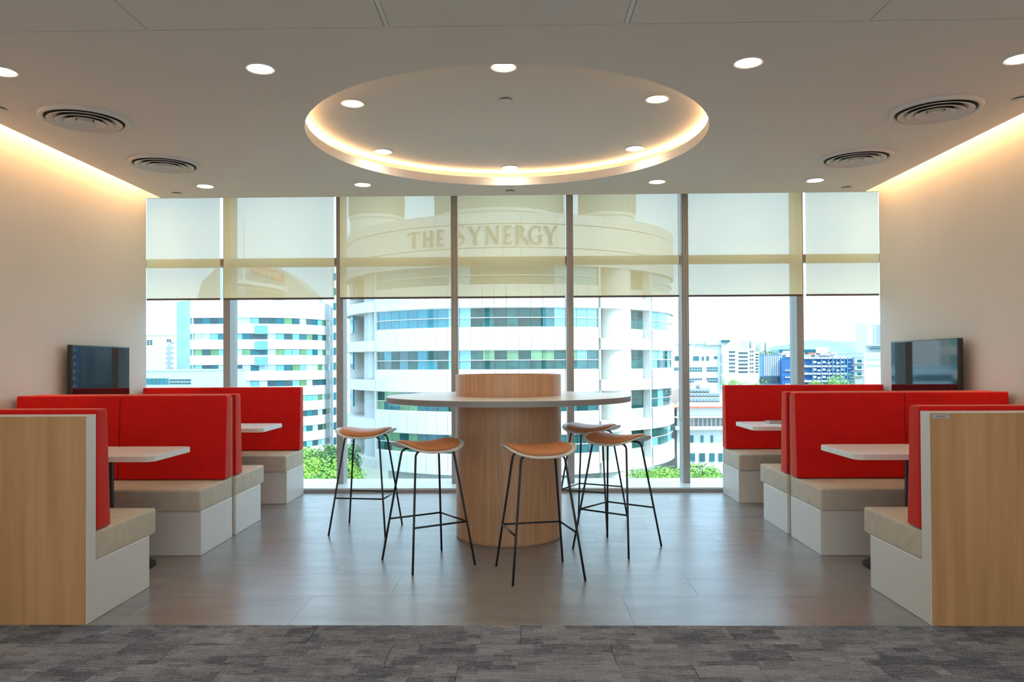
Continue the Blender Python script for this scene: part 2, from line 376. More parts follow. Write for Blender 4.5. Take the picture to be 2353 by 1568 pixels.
# roller blinds
edges = [(337, 506), (514, 768), (781, 1036), (1051, 1298), (1317, 1560), (1581, 1843), (1851, 2019)]
bl = ['roller blind in the corner beside the left wall, narrowest on that side', 'roller blind with a red sign board seen through it', 'roller blind with a white drum and the word THE seen through it',
      'roller blind with the letters SYNERGY seen through it, in mid window', 'roller blind over the rounded right flank of the white tower', 'wide roller blind with clouds behind it, second from the right wall', 'narrow roller blind in the corner beside the right wall']
for i, (pa, pb) in enumerate(edges):
    yb = 7.93 + .006 * (i % 2)
    a, b = at(pa, 560, yb).x, at(pb, 560, yb).x; zb = 1.972
    t = thing('roller_blind', ((a + b) / 2, yb, zb), bl[i], 'blind', 'roller blinds along the window')
    new('fabric', boxes((a, b, yb, yb + .0006, zb + .012, 3.17)), 'blind', t)
    new('bottom_rail', bevel(boxes((a, b, yb - .008, yb + .008, zb - .004, zb + .016)), .004, 1, False), 'rail', t)
    new('roller_tube', new('tmp', lathe([(.022, 0), (.022, b - a)], 16)).data, 'alu', t, (a, yb + .02, 3.19)).rotation_euler = (0, PI / 2, 0)
    bpy.data.objects.remove(bpy.data.objects['tmp'])
    if i in (2, 3, 4, 5):
        x = (b if i in (2, 3, 4) else a) + (.015 if i in (2, 3, 4) else -.02); zl = {2: .95, 3: .93, 4: .70, 5: 1.2}[i]
        pts = [(x - .012, yb + .05, 3.1), (x - .014, yb + .05, zl + .05)] + [(x - .018 * math.cos(PI * k / 6), yb + .05, zl + .05 - .05 * math.sin(PI * k / 6)) for k in range(7)] + [(x + .012, yb + .05, 3.1)]
        new('bead_chain', tube(pts, .003, 6), 'chain', t)

# ------------------------------------------------------------------ ceiling fittings
dl_trim = lathe([(.070, 0), (.084, 0), (.086, -.004), (.080, -.007), (.070, -.004)], 40, close=True)
dl_lens = lathe([(.072, -.0005), (.072, -.003), (0, -.003)], 40)
def downlight(x, y, z, label, k=1.0):
    t = thing('downlight', (x, y, z), label, 'downlight', 'round ceiling downlights')
    new('trim_ring', dl_trim, 'trim', t, (0, 0, 0), local=True); new('lens', dl_lens, 'lampglow', t, (0, 0, 0), local=True)
for x, y, s in ((-1.479, 4.386, 'glowing downlight left of the round recess, in the row nearest the carpet'), (1.307, 4.386, 'glowing downlight right of the round recess, in the row nearest the carpet'),
                (-2.976, 4.38, 'glowing downlight cut off by the left picture edge'), (2.825, 4.38, 'glowing downlight cut off by the right picture edge'),
                (-2.981, 7.27, 'small downlight near the window beside the left wall'), (-1.477, 7.267, 'small downlight near the window, left of the recess rim'),
                (1.302, 7.262, 'small downlight near the window, right of the recess rim'), (2.778, 7.265, 'small downlight near the window beside the right wall')):
    downlight(x, y, H - .0005, s)
HZ = H + .138
for px, py, s in ((810, 237, 'downlight inside the round recess, left side nearer the carpet'), (1157, 153, 'downlight half hidden by the near rim of the round recess'), (1510, 227, 'downlight inside the round recess, right side nearer the carpet'),
                  (880, 348, 'downlight inside the round recess, left side nearer the window'), (1172, 385, 'downlight inside the round recess at its window end'), (1459, 341, 'downlight inside the round recess, right side nearer the window')):
    d = at(px, py, 5) - EYE; k = (HZ - EYE.z) / d.z; p = EYE + d * k
    downlight(p.x, p.y, HZ - .0005, s)
for y in (2.2, 0.4, -1.4):  # unseen downlights added to brighten surfaces that face the viewer
    for i, x in enumerate((-2.4, -1.0, .85, 2.2)): downlight(x, y, H - .0025, 'added fill downlight over the carpet, %s row behind the wooden bench backs, %s from the left wall' % ({2.2: 'first', .4: 'second', -1.4: 'third'}[y], ('first', 'second', 'third', 'fourth')[i]))
for x, y, s in ((-2.982, 5.24, 'large round air diffuser by the left cove, nearer the carpet'), (-2.981, 6.43, 'smaller looking round air diffuser by the left cove, nearer the window'),
                (2.82, 5.249, 'large round air diffuser by the right cove, nearer the carpet'), (2.81, 6.458, 'smaller looking round air diffuser by the right cove, nearer the window')):
    t = thing('air_diffuser', (x, y, H), s, 'vent', 'round ceiling diffusers')
    new('outer_ring', lathe([(.250, 0), (.250, -.016), (.262, -.024), (.276, -.020), (.286, -.006), (.286, 0)], 56, close=True), 'vent', t, (0, 0, 0), local=True)
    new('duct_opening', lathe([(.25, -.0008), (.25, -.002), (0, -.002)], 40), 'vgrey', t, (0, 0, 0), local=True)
    for r, zz in ((.205, 0), (.150, -.003), (.098, -.006)):
        new('cone_ring', lathe([(r - .040, -.005 + zz), (r + .022, -.030 + zz), (r + .028, -.027 + zz), (r - .034, -.002 + zz)], 48, close=True), 'vent', t, (0, 0, 0), local=True)
    new('centre_disc', lathe([(.050, -.014), (.048, -.032), (.030, -.038), (.022, -.034), (0, -.033)], 32), 'vent', t, (0, 0, 0), local=True)
for x, y, z, s in ((-.084, 7.60, H, 'small sprinkler cover plate between recess rim and window'), (-3.387, 7.56, H, 'small sprinkler cover plate in the window corner, left cove'), (3.201, 7.58, H, 'small sprinkler cover plate in the window corner, right cove'),
                   (-3.43, 5.02, H, 'sprinkler cover plate cut off by the left picture edge'), (3.262, 5.05, H, 'sprinkler cover plate beside the right cove, near the picture edge'), (-.089, 5.363, HZ, 'round detector cap inside the lit ceiling recess')):
    t = thing('ceiling_cap', (x, y, z), s, 'detector', 'round ceiling caps')
    new('cover_plate', lathe([(.046, -.008), (.044, -.012), (0, -.014)], 32), 'vent', t, (0, 0, 0), local=True)
    new('collar', lathe([(.038, 0), (.038, -.008), (0, -.008)], 32), 'vdark', t, (0, 0, 0), local=True)

# ------------------------------------------------------------------ booths
def bench(side, ya, face, over, label, panel, deep=.57):
    """ya: y of the back plane behind the back cushion; face +1 looks to the window, -1 to the carpet"""
    xe = -2.17 if side < 0 else 2.01; xw = (XL + .015) if side < 0 else (XR - .015)
    a, b = min(xe, xw), max(xe, xw); f = face
    t = thing('booth_bench', ((a + b) / 2, ya, 0), label, 'bench', 'red and beige booth benches')
    yy = lambda u, v: (min(ya + f * u, ya + f * v), max(ya + f * u, ya + f * v))
    new('base', bevel(boxes((a, b, *yy(0, deep), 0, .300)), .003, 1, False), 'laminate', t)
    sc = boxes((a, b, *yy(0, deep + over), .296, .447)); new('seat_cushion', bevel(sc, .018, 4), 'beige', t)
    mid = -2.965 if side < 0 else 2.80
    for c0, c1 in ((a + (.03 if side < 0 else 0), mid - .001), (mid + .001, b - (.03 if side > 0 else 0))):
        p = []
        for z, th in ((.452, .148), (1.072, .112)):
            q = yy(0.0, th)
            p += [(c0, q[0], z), (c1, q[0], z), (c0, q[1], z), (c1, q[1], z)]
        new('back_cushion', hexa(p, .016, 4), 'red', t)
    if panel:
        ins = 0 if panel > .08 else .022
        bp = new('back_panel', bevel(boxes((a + ins * (side > 0), b - ins * (side < 0), *yy(-panel, -.001), 0, 1.048)), .002, 1, False), 'laminate' if panel > .08 else 'beigepanel', t)
        if panel > .08:
            g = .004
            new('wood_facing', boxes((a, b - .003, *yy(-panel - g, -panel), .002, 1.042) if side < 0 else (a + .003, b, *yy(-panel - g, -panel), .002, 1.042)), 'wood', bp)
            if side > 0:
                ty = ya - f * 0 - panel - g
                pl = new('label_plate', bevel(boxes((2.02, 2.105, ty - .002, ty, 1.015, 1.037)), .0008, 1, False), 'tag', t)
                new('print', boxes((2.042, 2.085, ty - .0026, ty - .002, 1.022, 1.030)), 'tagink', pl)
    return t
for s, n in ((-1, 'left'), (1, 'right')):
    bench(s, 3.92, 1, .085, 'wood backed booth bench nearest the carpet on the %s side' % n + (' with a small label plate' if s > 0 else ''), .088)
    bench(s, 5.79, -1, .012, 'booth bench on the %s facing the carpet, across the nearer table' % n, 0)
    bench(s, 5.862, 1, .09, 'booth bench on the %s facing the window, back to back with another' % n, .070)
    bench(s, 7.715, -1, .02, 'booth bench on the %s with its back to the window' % n, .045, .56)
for s, n in ((-1, 'left'), (1, 'right')):
    for y0, y1, d in ((4.62, 5.19, 'nearest the carpet'), (6.62, 7.20, 'nearest the window')):
        xe, xw = (-2.215, XL + .004) if s < 0 else (1.99, XR - .004); a, b = min(xe, xw), max(xe, xw); ym = (y0 + y1) / 2; xp = -2.64 if s < 0 else 2.455
        t = thing('booth_table', (xp, ym, 0), 'white booth table on a black pedestal, %s side, %s' % (n, d), 'table', 'white booth tables')
        r = .05; cor = lambda cx, cy, a0: [(cx + r * math.cos(a0 + k * PI / 12), cy + r * math.sin(a0 + k * PI / 12)) for k in range(7)]
        poly = ([(b, y0), (b, y1)] + cor(a + r, y1 - r, PI / 2) + cor(a + r, y0 + r, PI)) if s > 0 else ([(a, y1), (a, y0)] + cor(b - r, y0 + r, -PI / 2) + cor(b - r, y1 - r, 0))
        new('tabletop', bevel(plan(poly, .712, .747), .002, 1, False), 'top', t)
        new('pole', lathe([(.036, .012), (.036, .705), (.11, .705), (.11, .712)], 28), 'black', t, (xp, ym, 0))
        new('base_plate', lathe([(.285, 0), (.285, .006), (.27, .012), (.05, .020), (0, .020)], 48), 'black', t, (xp, ym, 0))
ph = thing('charging_tray', (2.32, 6.99, .747), 'dark oval tray with a grey rim on the far right booth table', 'tray')
new('rim', bevel(boxes((-.10, .10, -.07, .07, 0, .020)), .008, 3), 'tag', ph, (0, 0, 0), local=True)
new('pad', bevel(boxes((-.088, .088, -.058, .058, .0195, .0225)), .001, 1, False), 'tvbody', ph, (0, 0, 0), local=True)

# ------------------------------------------------------------------ televisions on the side walls
for s, xf, ya, yb, zt, zb, lb in ((-1, -3.69, 6.305, 7.245, 1.470, .925, 'flat television on the left wall above the booths'), (1, 3.49, 6.215, 7.325, 1.481, .905, 'flat television on the right wall mirroring the window')):
    t = thing('television', (xf, (ya + yb) / 2, zb), lb, 'television', 'wall televisions')
    bx = lambda u, v, *r: boxes((min(xf + s * u, xf + s * v), max(xf + s * u, xf + s * v), *r))
    new('casing', bevel(bx(.003, .045, ya, yb, zb, zt), .004, 2), 'tvbody', t)
    new('screen', bevel(bx(0, .004, ya + .008, yb - .008, zb + .018, zt - .008), .001, 1, False), 'screen', t)
    new('wall_bracket', bx(.045, abs((XL if s < 0 else XR) - xf), (ya + yb) / 2 - .2, (ya + yb) / 2 + .2, 1.05, 1.32), 'tvbody', t)

# ------------------------------------------------------------------ round high table
TX, TY = -.086, 5.85
t = thing('round_high_table', (TX, TY, 0), 'round white high table on a thick wooden column', 'table')
new('column', lathe([(.385, 0), (.385, .012), (.398, .012), (.398, 1.015), (0, 1.015)], 96), 'colwood', t, (TX, TY, 0))
tt = new('tabletop', lathe([(0, 1.015), (.914, 1.015), (.916, 1.017), (.916, 1.053), (.914, 1.055), (0, 1.055)], 128), 'top', t, (TX, TY, 0))
new('edge_band', lathe([(.9155, 1.0165), (.9175, 1.0165), (.9175, 1.0535), (.9155, 1.0535)], 128, close=True), 'edge', tt, (TX, TY, 0))
new('collar', lathe([(.398, 1.055), (.398, 1.212), (.395, 1.215), (.375, 1.215), (.372, 1.212), (.372, 1.075), (0, 1.075)], 96), 'colwood', t, (TX, TY, 0))

# ------------------------------------------------------------------ bar stools
def sup(a, b, k, n=56, e=3.2):
    out = []
    for i in range(n):
        th = 2 * PI * i / n; c, s = math.cos(th), math.sin(th)
        out.append((a * k * math.copysign(abs(c) ** (2 / e), c), b * k * math.copysign(abs(s) ** (2 / e), s)))
    return out
def saddle(x, y): return .768 + .032 * (abs(x) / .225) ** 2.2 - .032 * (abs(y) / .19) ** 2.0
def seat_mesh(a, b, lift, thick, rim):
    n, rings = 56, [(.0, 0)] + [(k / 9, 0) for k in range(1, 10)]
    V, F = [], []
    ks = [.12, .3, .48, .64, .78, .89, .96, 1.0]
    for k in ks:
        dz = -rim * max(0, (k - .8) / .2) ** 2
        for x, y in sup(a, b, k, n): V.append((x, y, saddle(x, y) + lift + dz))
    for k in (1.0, .96, .8, .5, .12):
        for x, y in sup(a, b, k, n): V.append((x, y, saddle(x, y) + lift - (thick if k < 1 else thick * .6 + rim * .3)))
    m = len(ks) + 5
    for j in range(m - 1):
        for i in range(n): F.append((j * n + i, j * n + (i + 1) % n, (j + 1) * n + (i + 1) % n, (j + 1) * n + i))
    F.append(tuple(range(n))); F.append(tuple((m - 1) * n + i for i in range(n)))
    return fix(mesh(V, F, True))
shell_me = seat_mesh(.225, .19, 0, .012, .002); pad_me = seat_mesh(.192, .170, .024, .025, .014)
FX, FY, TPX, TPY, ZT = .222, .228, .135, .10, .742
def legp(sx, sy, z):
    k = z / ZT; return (sx * (FX + (TPX - FX) * k), sy * (FY + (TPY - FY) * k), z)
leg_me = {}
for sx in (-1, 1):
    for sy in (-1, 1):
        pts = [legp(sx, sy, z) for z in (.0, .25, .5, .66, .70)]
        x, y, z = pts[-1]
        for k in range(1, 7):
            a = k * PI / 2 / 6; pts.append((x - sx * (.04 * (1 - math.cos(a))), y - sy * .01 * k / 6, z + .04 * math.sin(a)))
        pts.append((sx * .05, sy * (TPY - .004), .74)); leg_me[sx, sy] = tube(pts, .0072, 10)
bar_me = {sy: tube([(-.052, sy * (TPY - .004), .74), (.052, sy * (TPY - .004), .74)], .0072, 10) for sy in (-1, 1)}
mount_me = boxes((-.06, .06, -.11, .11, .742, .760))
FZ = .275
def fbar(p, q): return tube([legp(*p, FZ), legp(*q, FZ)], .0062, 8)
A_, B_, C_, D_ = (-1, 1), (-1, -1), (1, 1), (1, -1)      # a back left, b front left, c back right, d front right
def stool(x, y, rz, bars, label, flip=False):
    t = thing('bar_stool', (x, y, 0), label, 'stool', 'bar stools around the high table', rz=rz)
    for k, me in leg_me.items(): new('leg', me, 'black', t, local=True)
    for k, me in bar_me.items(): new('seat_bar', me, 'black', t, local=True)
    new('seat_mount', mount_me, 'black', t, local=True)
    for p, q in bars: new('footrest_bar', fbar(p, q), 'black', t, local=True)
    sh = new('seat_shell', shell_me, 'shell', t, local=True); new('seat_pad', pad_me, 'leather', sh, local=True)
R_ = math.radians
stool(-1.203, 6.033, R_(-7.3), ((B_, D_), (A_, C_), (D_, C_)), 'tan padded bar stool farthest left, against the window light')
stool(-.605, 5.052, R_(33.9), ((A_, C_), (C_, D_), (D_, B_)), 'tan padded bar stool in front of the column, left of its middle')
stool(.114, 4.784, R_(14), ((A_, C_), (A_, B_), (C_, D_)), 'tan padded bar stool nearest the carpet, in front of the wooden column')
stool(.680, 5.449, R_(-38), ((A_, B_), (A_, C_), (B_, D_)), 'tan padded bar stool farthest right, with an upturned seat tip')
stool(.585, 6.33, R_(-28.4), ((A_, B_), (A_, C_), (B_, D_)), 'tan padded bar stool behind another one, nearest the window on the right')

# ================================================================== outside
GZ = -24.0
tag(new('ground', boxes((-900, 900, 14, 2600, GZ - 1, GZ)), 'ground'), kind='structure')

# ---- the white rounded tower with the big letters
BX, BY, BR = -1.2, 98.9, 20.5
tw = thing('rounded_office_tower', (BX, BY, GZ), 'white rounded office tower with green window bands and large letters under its roof', 'building')
P, WH = 4.35, 2.0                                   # storey pitch, window height
wz = [9.35 - P * k for k in range(5)]               # sill of each window band, top one first
new('core', lathe([(BR - 2.5, -10.0), (BR - 2.5, 11.4), (BR - .5, 11.4), (BR - .5, 16.2), (0, 16.2)], 96), 'bcore', tw, (BX, BY, 0))
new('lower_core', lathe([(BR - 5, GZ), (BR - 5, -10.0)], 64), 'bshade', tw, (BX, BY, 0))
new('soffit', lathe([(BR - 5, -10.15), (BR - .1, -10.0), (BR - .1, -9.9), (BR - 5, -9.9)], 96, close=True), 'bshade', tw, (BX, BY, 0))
new('roof_deck', lathe([(0, 16.25), (BR - .3, 16.25), (BR - .3, 16.3), (0, 16.3)], 64), 'broof', tw, (BX, BY, 0))
ranges = [(-45.6, 27.6, 21), (51.2, 86, 7)]         # glazed parts
niche = [(-88, -45.6), (28.3, 50.4)]
pane_me, pan_me = {}, {}
def put(cache, key, name, mat, ang, mk, parent=tw, z=0):
    if key not in cache: cache[key] = mk()
    me = cache[key]
    if me.materials and me.materials[0] != MAT[mat]:
        k2 = (key, mat)
        if k2 not in cache: cache[k2] = mk()
        me = cache[k2]
    return new(name, me, mat, parent, (BX, BY, z), R_(ang))
rng = random.Random(3)
for b, z0 in enumerate(wz):
    for ri, (a0, a1, n) in enumerate(ranges):
        st = (a1 - a0) / n
        for i in range(n):
            a = a0 + st * i
            for row in range(2):
                if ri == 0:
                    if b in (0, 1): m = 'g0' if a < -18.5 else ('g2' if a < -13.5 else ('g1' if a < 8 else ('g3' if a < 12 else 'g2')))
                    elif b == 2: m = rng.choice(['g1', 'g1', 'g3', 'g0']) if a < -18.5 else ('g2' if a < -13.5 else (rng.choice(['gold', 'gold', 'g1']) if row else 'g1') if a < 18 else rng.choice(['g2', 'g3']))
                    else: m = rng.choice(['g1', 'g1', 'g3', 'gold'])
                else: m = 'g2' if b < 2 else rng.choice(['g3', 'g1', 'g2'])
                put(pane_me, ('w', ri), 'window_pane', m, a + .06, lambda: arcbox(BR - .42, BR - .30, 0, st - .12, 0, WH / 2 - .06, 2), z=z0 + .02 + row * (WH / 2 + .02))
    # rails above, between and below the panes
    for a0, a1, n in ranges:
        for dz, hh in ((-.06, .10), (WH / 2 - .05, .07), (WH - .03, .10)):
            new('window_rail', arcbox(BR - .45, BR - .18, a0, a1, z0 + dz, z0 + dz + hh, n), 'bwhite', tw, (BX, BY, 0))
# spandrel panels between the bands
bands = [(-10.2, wz[4])] + [(wz[k] + WH, wz[k - 1]) for k in (4, 3, 2, 1)]
for z0, z1 in bands:
    for a0, a1, n in ranges:
        st = (a1 - a0) / n
        for i in range(n):
            put(pan_me, (round(z1 - z0, 2), n), 'facade_panel', 'bwhite', a0 + st * i, lambda: arcbox(BR - .5, BR, .05, st - .05, 0, z1 - z0 - .08, 2), z=z0 + .04)
for z0, z1 in ((11.35, 13.1), (13.16, 15.55), (15.6, 16.7)):     # tall parapet that carries the letters
    n = 25; st = 128 / n
    for i in range(n): put(pan_me, ('p', z0), 'facade_panel', 'bwhite', -78 + st * i, lambda: arcbox(BR - .5, BR, .05, st - .05, 0, z1 - z0 - .05, 2), z=z0)
    new('parapet_side', arcbox(BR - .5, BR, 50.05, 100, z0, z1, 12), 'bwhite', tw, (BX, BY, 0))
# bays with open recesses
for k, z0 in enumerate(wz):
    for a0, a1 in niche:
        zt, zb = z0 + 2.05, z0 - 1.12
        top = zb + P if k else 11.35
        new('bay_band', arcbox(BR - .5, BR + .05, a0, a1, zt, top, 8), 'bwhite', tw, (BX, BY, 0))
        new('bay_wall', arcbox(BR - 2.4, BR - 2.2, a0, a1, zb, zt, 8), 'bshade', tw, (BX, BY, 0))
        for e in (a0, a1): new('bay_cheek', arcbox(BR - 2.4, BR - .02, e - .45, e + .05, zb, zt, 1), 'bwhite', tw, (BX, BY, 0))
        new('bay_slab', arcbox(BR - 2.4, BR - .45, a0, a1, zb - .12, zb + .02, 8), 'bwhite', tw, (BX, BY, 0))
        new('bay_slab', arcbox(BR - 2.4, BR - .45, a0, a1, zt - .02, zt + .1, 8), 'bwhite', tw, (BX, BY, 0))
    for row in range(2): new('window_pane', arcbox(BR - 1.0, BR - .9, 43.0, 49.6, z0 + .02 + row * 1.02, z0 + .98 + row * 1.02, 3), 'g1', tw, (BX, BY, 0))
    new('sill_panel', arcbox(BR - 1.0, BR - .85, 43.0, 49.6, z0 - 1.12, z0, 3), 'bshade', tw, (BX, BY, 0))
    new('window_pane', arcbox(BR - .6, BR - .4, -86, -67.3, z0, z0 + 2, 3), 'g0', tw, (BX, BY, 0))
for a0, a1 in niche: new('bay_band', arcbox(BR - .5, BR + .05, a0, a1, -10.2, wz[4] - 1.12, 8), 'bwhite', tw, (BX, BY, 0))
# replace the solid core behind the bays by a set-back: columns in front of it
a = R_(38.0); new('bay_column', lathe([(1.75, GZ), (1.75, 11.4)], 40), 'bwhite', tw, (BX + (BR - 1.72) * math.sin(a), BY - (BR - 1.72) * math.cos(a), 0))
a = R_(-56); new('bay_column', lathe([(2.6, -10), (2.6, 11.4)], 40), 'bshade', tw, (BX + (BR - 3.4) * math.sin(a), BY - (BR - 3.4) * math.cos(a), 0))
for dx, dy, rr, zz in ((-17.0, 92, 3.1, 23.5), (10.5, 92, 3.2, 23.5), (-2.4, 93.5, 7.6, 23.5)):
    d = new('roof_drum', lathe([(rr, 16.3), (rr, 18.4), (rr + .12, 18.4), (rr + .12, zz), (0, zz)], 48), 'bwhite', tw, (dx, dy, 0))
    k = 36 if rr > 5 else 18
    for i in range(k): new('drum_shade_fin', boxes((-.10, .10, -rr - .22, -rr - .05, 18.9, zz)), 'bdrumshade', d, (dx, dy, 0), 2 * PI * i / k)
    new('drum_shade_wall', lathe([(rr + .06 + .1, 18.8), (rr + .16, zz - .01)], 48), 'bdrumshade', d, (dx, dy, 0))  # upper drum darker than its base, shade painted as colour
# raised lettering
def arc(cx, cz, rx, rz, a0, a1, t0, t1, n=16):
    o = [(cx + (rx + (t0 if False else 0)) * math.cos(R_(a0 + (a1 - a0) * i / n)), cz + rz * math.sin(R_(a0 + (a1 - a0) * i / n))) for i in range(n + 1)]
    q = []
    for i in range(n + 1):
        k = i / n; th = t0 + (t1 - t0) * math.sin(PI * k); aa = R_(a0 + (a1 - a0) * k)
        q.append((cx + (rx - th) * math.cos(aa), cz + (rz - th * .55) * math.sin(aa)))
    return o + q[::-1]
rect = lambda x0, x1, z0, z1: [(x0, z0), (x1, z0), (x1, z1), (x0, z1)]
serif = lambda x, z, ww=.17: rect(x - ww, x + ww, z, z + .055)
GLY = {
 'T': [rect(.41, .59, 0, 1), rect(.02, .98, .92, 1), rect(.02, .07, .80, .95), rect(.93, .98, .80, .95), serif(.5, 0)],
 'H': [rect(.12, .30, 0, 1), rect(.70, .88, 0, 1), rect(.3, .7, .47, .55), serif(.21, 0), serif(.21, .945), serif(.79, 0), serif(.79, .945)],
 'E': [rect(.14, .38, 0, 1), rect(.1, .90, .92, 1), rect(.1, .96, 0, .08), rect(.3, .80, .47, .55), rect(.84, .90, .80, .95), rect(.90, .96, .05, .22), rect(.75, .80, .40, .62)],
 'Y': [[(.0, 1), (.26, 1), (.60, .45), (.42, .40)], [(.80, 1), (.92, 1), (.58, .42), (.50, .47)], rect(.42, .60, 0, .46), serif(.51, 0, .19), serif(.12, .945, .14), serif(.87, .945, .12)],
 'N': [rect(.12, .21, 0, 1), rect(.80, .89, 0, 1), [(.08, 1), (.30, 1), (.89, .0), (.68, 0)], serif(.165, 0, .14), serif(.845, .945, .14), serif(.1, .945, .1)],
 'R': [rect(.08, .28, 0, 1), arc(.28, .75, .36, .25, 90, -90, .07, .17), rect(.25, .32, .93, 1), rect(.25, .32, .5, .57), [(.34, .52), (.52, .52), (1.0, .0), (.76, .0)], serif(.18, 0), serif(.12, .945, .12)],
 'G': [arc(.52, .5, .50, .5, 45, 320, .05, .20, 26), rect(.76, .93, .06, .45), serif(.845, .43, .16), [(.80, .96), (.88, .96), (.90, .70), (.84, .70)]],
 'S': [arc(.50, .74, .40, .26, 40, 215, .06, .20), arc(.50, .27, .42, .27, 35, -150, .20, .06), [(.10, .78), (.30, .66), (.92, .30), (.72, .40)], [(.20, .62), (.46, .68), (.86, .40), (.60, .30)], rect(.78, .84, .78, .95), rect(.08, .14, .06, .26)]}
def glyph(ch, ww, hh):
    V, F = [], []
    for pi_, poly in enumerate(GLY[ch]):
        me = prism([(x * ww, z * hh) for x, z in poly], -.10 - .002 * pi_, 0); b = len(V)
        V += [v.co[:] for v in me.vertices]; F += [tuple(b + i for i in p.vertices) for p in me.polygons]; bpy.data.meshes.remove(me)
    return mesh(V, F)
def phi_of(px):
    d = at(px, 835, 50) - EYE; t = d.x / d.y; qa, qb, qc = 1 + t * t, -2 * (t * BX + BY), BX * BX + BY * BY - BR * BR
    Y = (-qb - math.sqrt(qb * qb - 4 * qa * qc)) / (2 * qa); return math.asin((t * Y - BX) / BR)
for ch, p0, p1, hh in (('T', 939, 968, 1.65), ('H', 972, 999, 1.65), ('E', 1004, 1023, 1.65), ('S', 1040, 1072, 2.2), ('Y', 1077, 1109, 1.85), ('N', 1115, 1151, 1.85), ('E', 1157, 1179, 1.85), ('R', 1184, 1219, 1.85), ('G', 1214, 1248, 1.85), ('Y', 1250, 1282, 1.85)):
    f0, f1 = phi_of(p0), phi_of(p1); ww = 2 * BR * math.sin((f1 - f0) / 2); fm = (f0 + f1) / 2; rr = (BR + .06) / math.cos((f1 - f0) / 2)
    c = Vector((BX + rr * math.sin(fm), BY - rr * math.cos(fm), 13.46)) - Vector((math.cos(fm), math.sin(fm), 0)) * ww / 2
    new('letter', glyph(ch, ww, hh), 'blet', tw, c, fm)

# ---- the banded white office block on the left
D1 = 194.0
x441, x410 = at(441, 835, D1).x, at(410, 835, 199).x
xa = at(565, 835, D1).x; r1 = 16.8
pl = [(x410, 199.0), (x441, D1), (xa, D1)] + [(xa + r1 * math.sin(R_(k)), D1 + r1 - r1 * math.cos(R_(k))) for k in range(6, 97, 6)]
ob = thing('banded_office_block', (x441, D1, GZ), 'white office block with ribbon windows and one curved end, seen at the left', 'building')
back = [(pl[-1][0], D1 + 40), (x410, D1 + 40)]
ztop = at(480, 690, D1).z
new('core', plan(pl + back, GZ, ztop - .3), 'bcore', ob)
def along(pl):
    out = [0]
    for i in range(1, len(pl)): out.append(out[-1] + math.dist(pl[i], pl[i - 1]))
    return out
cum = along(pl)
def pt(s):
    for i in range(1, len(pl)):
        if s <= cum[i] or i == len(pl) - 1:
            k = (s - cum[i - 1]) / (cum[i] - cum[i - 1]); dx, dy = pl[i][0] - pl[i - 1][0], pl[i][1] - pl[i - 1][1]
            return (pl[i - 1][0] + dx * k, pl[i - 1][1] + dy * k), math.atan2(dy, dx)
def ribbon(z0, z1, out=.35):
    V, F = [], []
    for i, (x, y) in enumerate(pl):
        ang = pt(min(max(cum[i], .01), cum[-1] - .01))[1]; nx, ny = math.sin(ang), -math.cos(ang)
        V += [(x - nx * .2, y - ny * .2, z0), (x + nx * out, y + ny * out, z0), (x + nx * out, y + ny * out, z1), (x - nx * .2, y - ny * .2, z1)]
    for i in range(len(pl) - 1):
        for k in range(4): F.append((4 * i + k, 4 * i + (k + 1) % 4, 4 * i + 4 + (k + 1) % 4, 4 * i + 4 + k))
    return fix(mesh(V, F))
fp = 3.98; zw = at(480, 745, D1).z                      # sill of the top ribbon
new('spandrel', ribbon(zw + 1.55, ztop), 'far', ob)
wp = boxes((-.98, .98, -.12, .05, 0, 1.55))
wcache = {}
for k in range(11):
    z0 = zw - fp * k
    new('spandrel', ribbon(z0 - (fp - 1.55), z0), 'far', ob)
    s = 1.0; i = 0
    while s < cum[-1] - 1.2:
        (x, y), ang = pt(s)
        m = 'paleblue' if x < x441 else rng.choice(['paleblue', 'farteal', 'farwin', 'gold', 'g2'])
        if m not in wcache: wcache[m] = wp.copy()
        new('window_pane', wcache[m], m, ob, (x, y, z0), ang); s += 2.05; i += 1
new('side_glazing', boxes((-3.7, 3.7, -.5, -.36, -25, ztop - zw)), 'paleblue', ob, ((x410 + x441) / 2, 196.5, zw), math.atan2(D1 - 199, x441 - x410))
gx0, gx1 = at(587, 800, D1).x, at(616, 800, D1).x
for u, v in ((748, 768), (784, 804), (820, 840)): new('green_panel', boxes((gx0, gx1, D1 - .46, D1 - .1, at(600, v, D1).z, at(600, u, D1).z)), 'g2', ob)
sail = [at(px, py, 206) for px, py in ((450, 705), (462, 650), (500, 612), (545, 600), (590, 602), (625, 610), (655, 624), (690, 648), (722, 680), (735, 705))]
new('roof_sail', prism([(p.x, p.z) for p in sail], 206, 214), 'broof', ob)
sg = [at(px, py, 204.5) for px, py in ((579, 609), (612, 616), (650, 629), (648, 651), (612, 633), (580, 627))]
sb = new('sign_board', prism([(p.x, p.z) for p in sg], 204.5, 205.3), 'sign', ob)
for i in range(9):
    p0 = at(583 + i * 7.3, 614 + i * 1.75 + (i % 2), 204.4); p1 = at(583 + i * 7.3 + 4.6, 625 + i * 1.9, 204.4)
    new('sign_stroke', boxes((p0.x, p1.x, 204.35, 204.5, p1.z, p0.z)), 'pink', sb)
cn = [at(px, py, 200) for px, py in ((545, 646), (568, 646), (649, 659), (649, 667), (568, 655), (545, 655))]
new('roof_canopy', prism([(p.x, p.z) for p in cn], 196, 205), 'far', ob)
q0, q1 = at(559, 513, 200), at(562, 700, 200)
new('mast', boxes((q0.x, q1.x, 199.8, 200.2, q1.z, q0.z)), 'far', ob)
q0, q1 = at(764, 610, 205), at(775, 1120, 205)
stt = new('stair_tower', boxes((q0.x, q1.x + 2, 205, 212, GZ, q0.z)), 'far', ob)
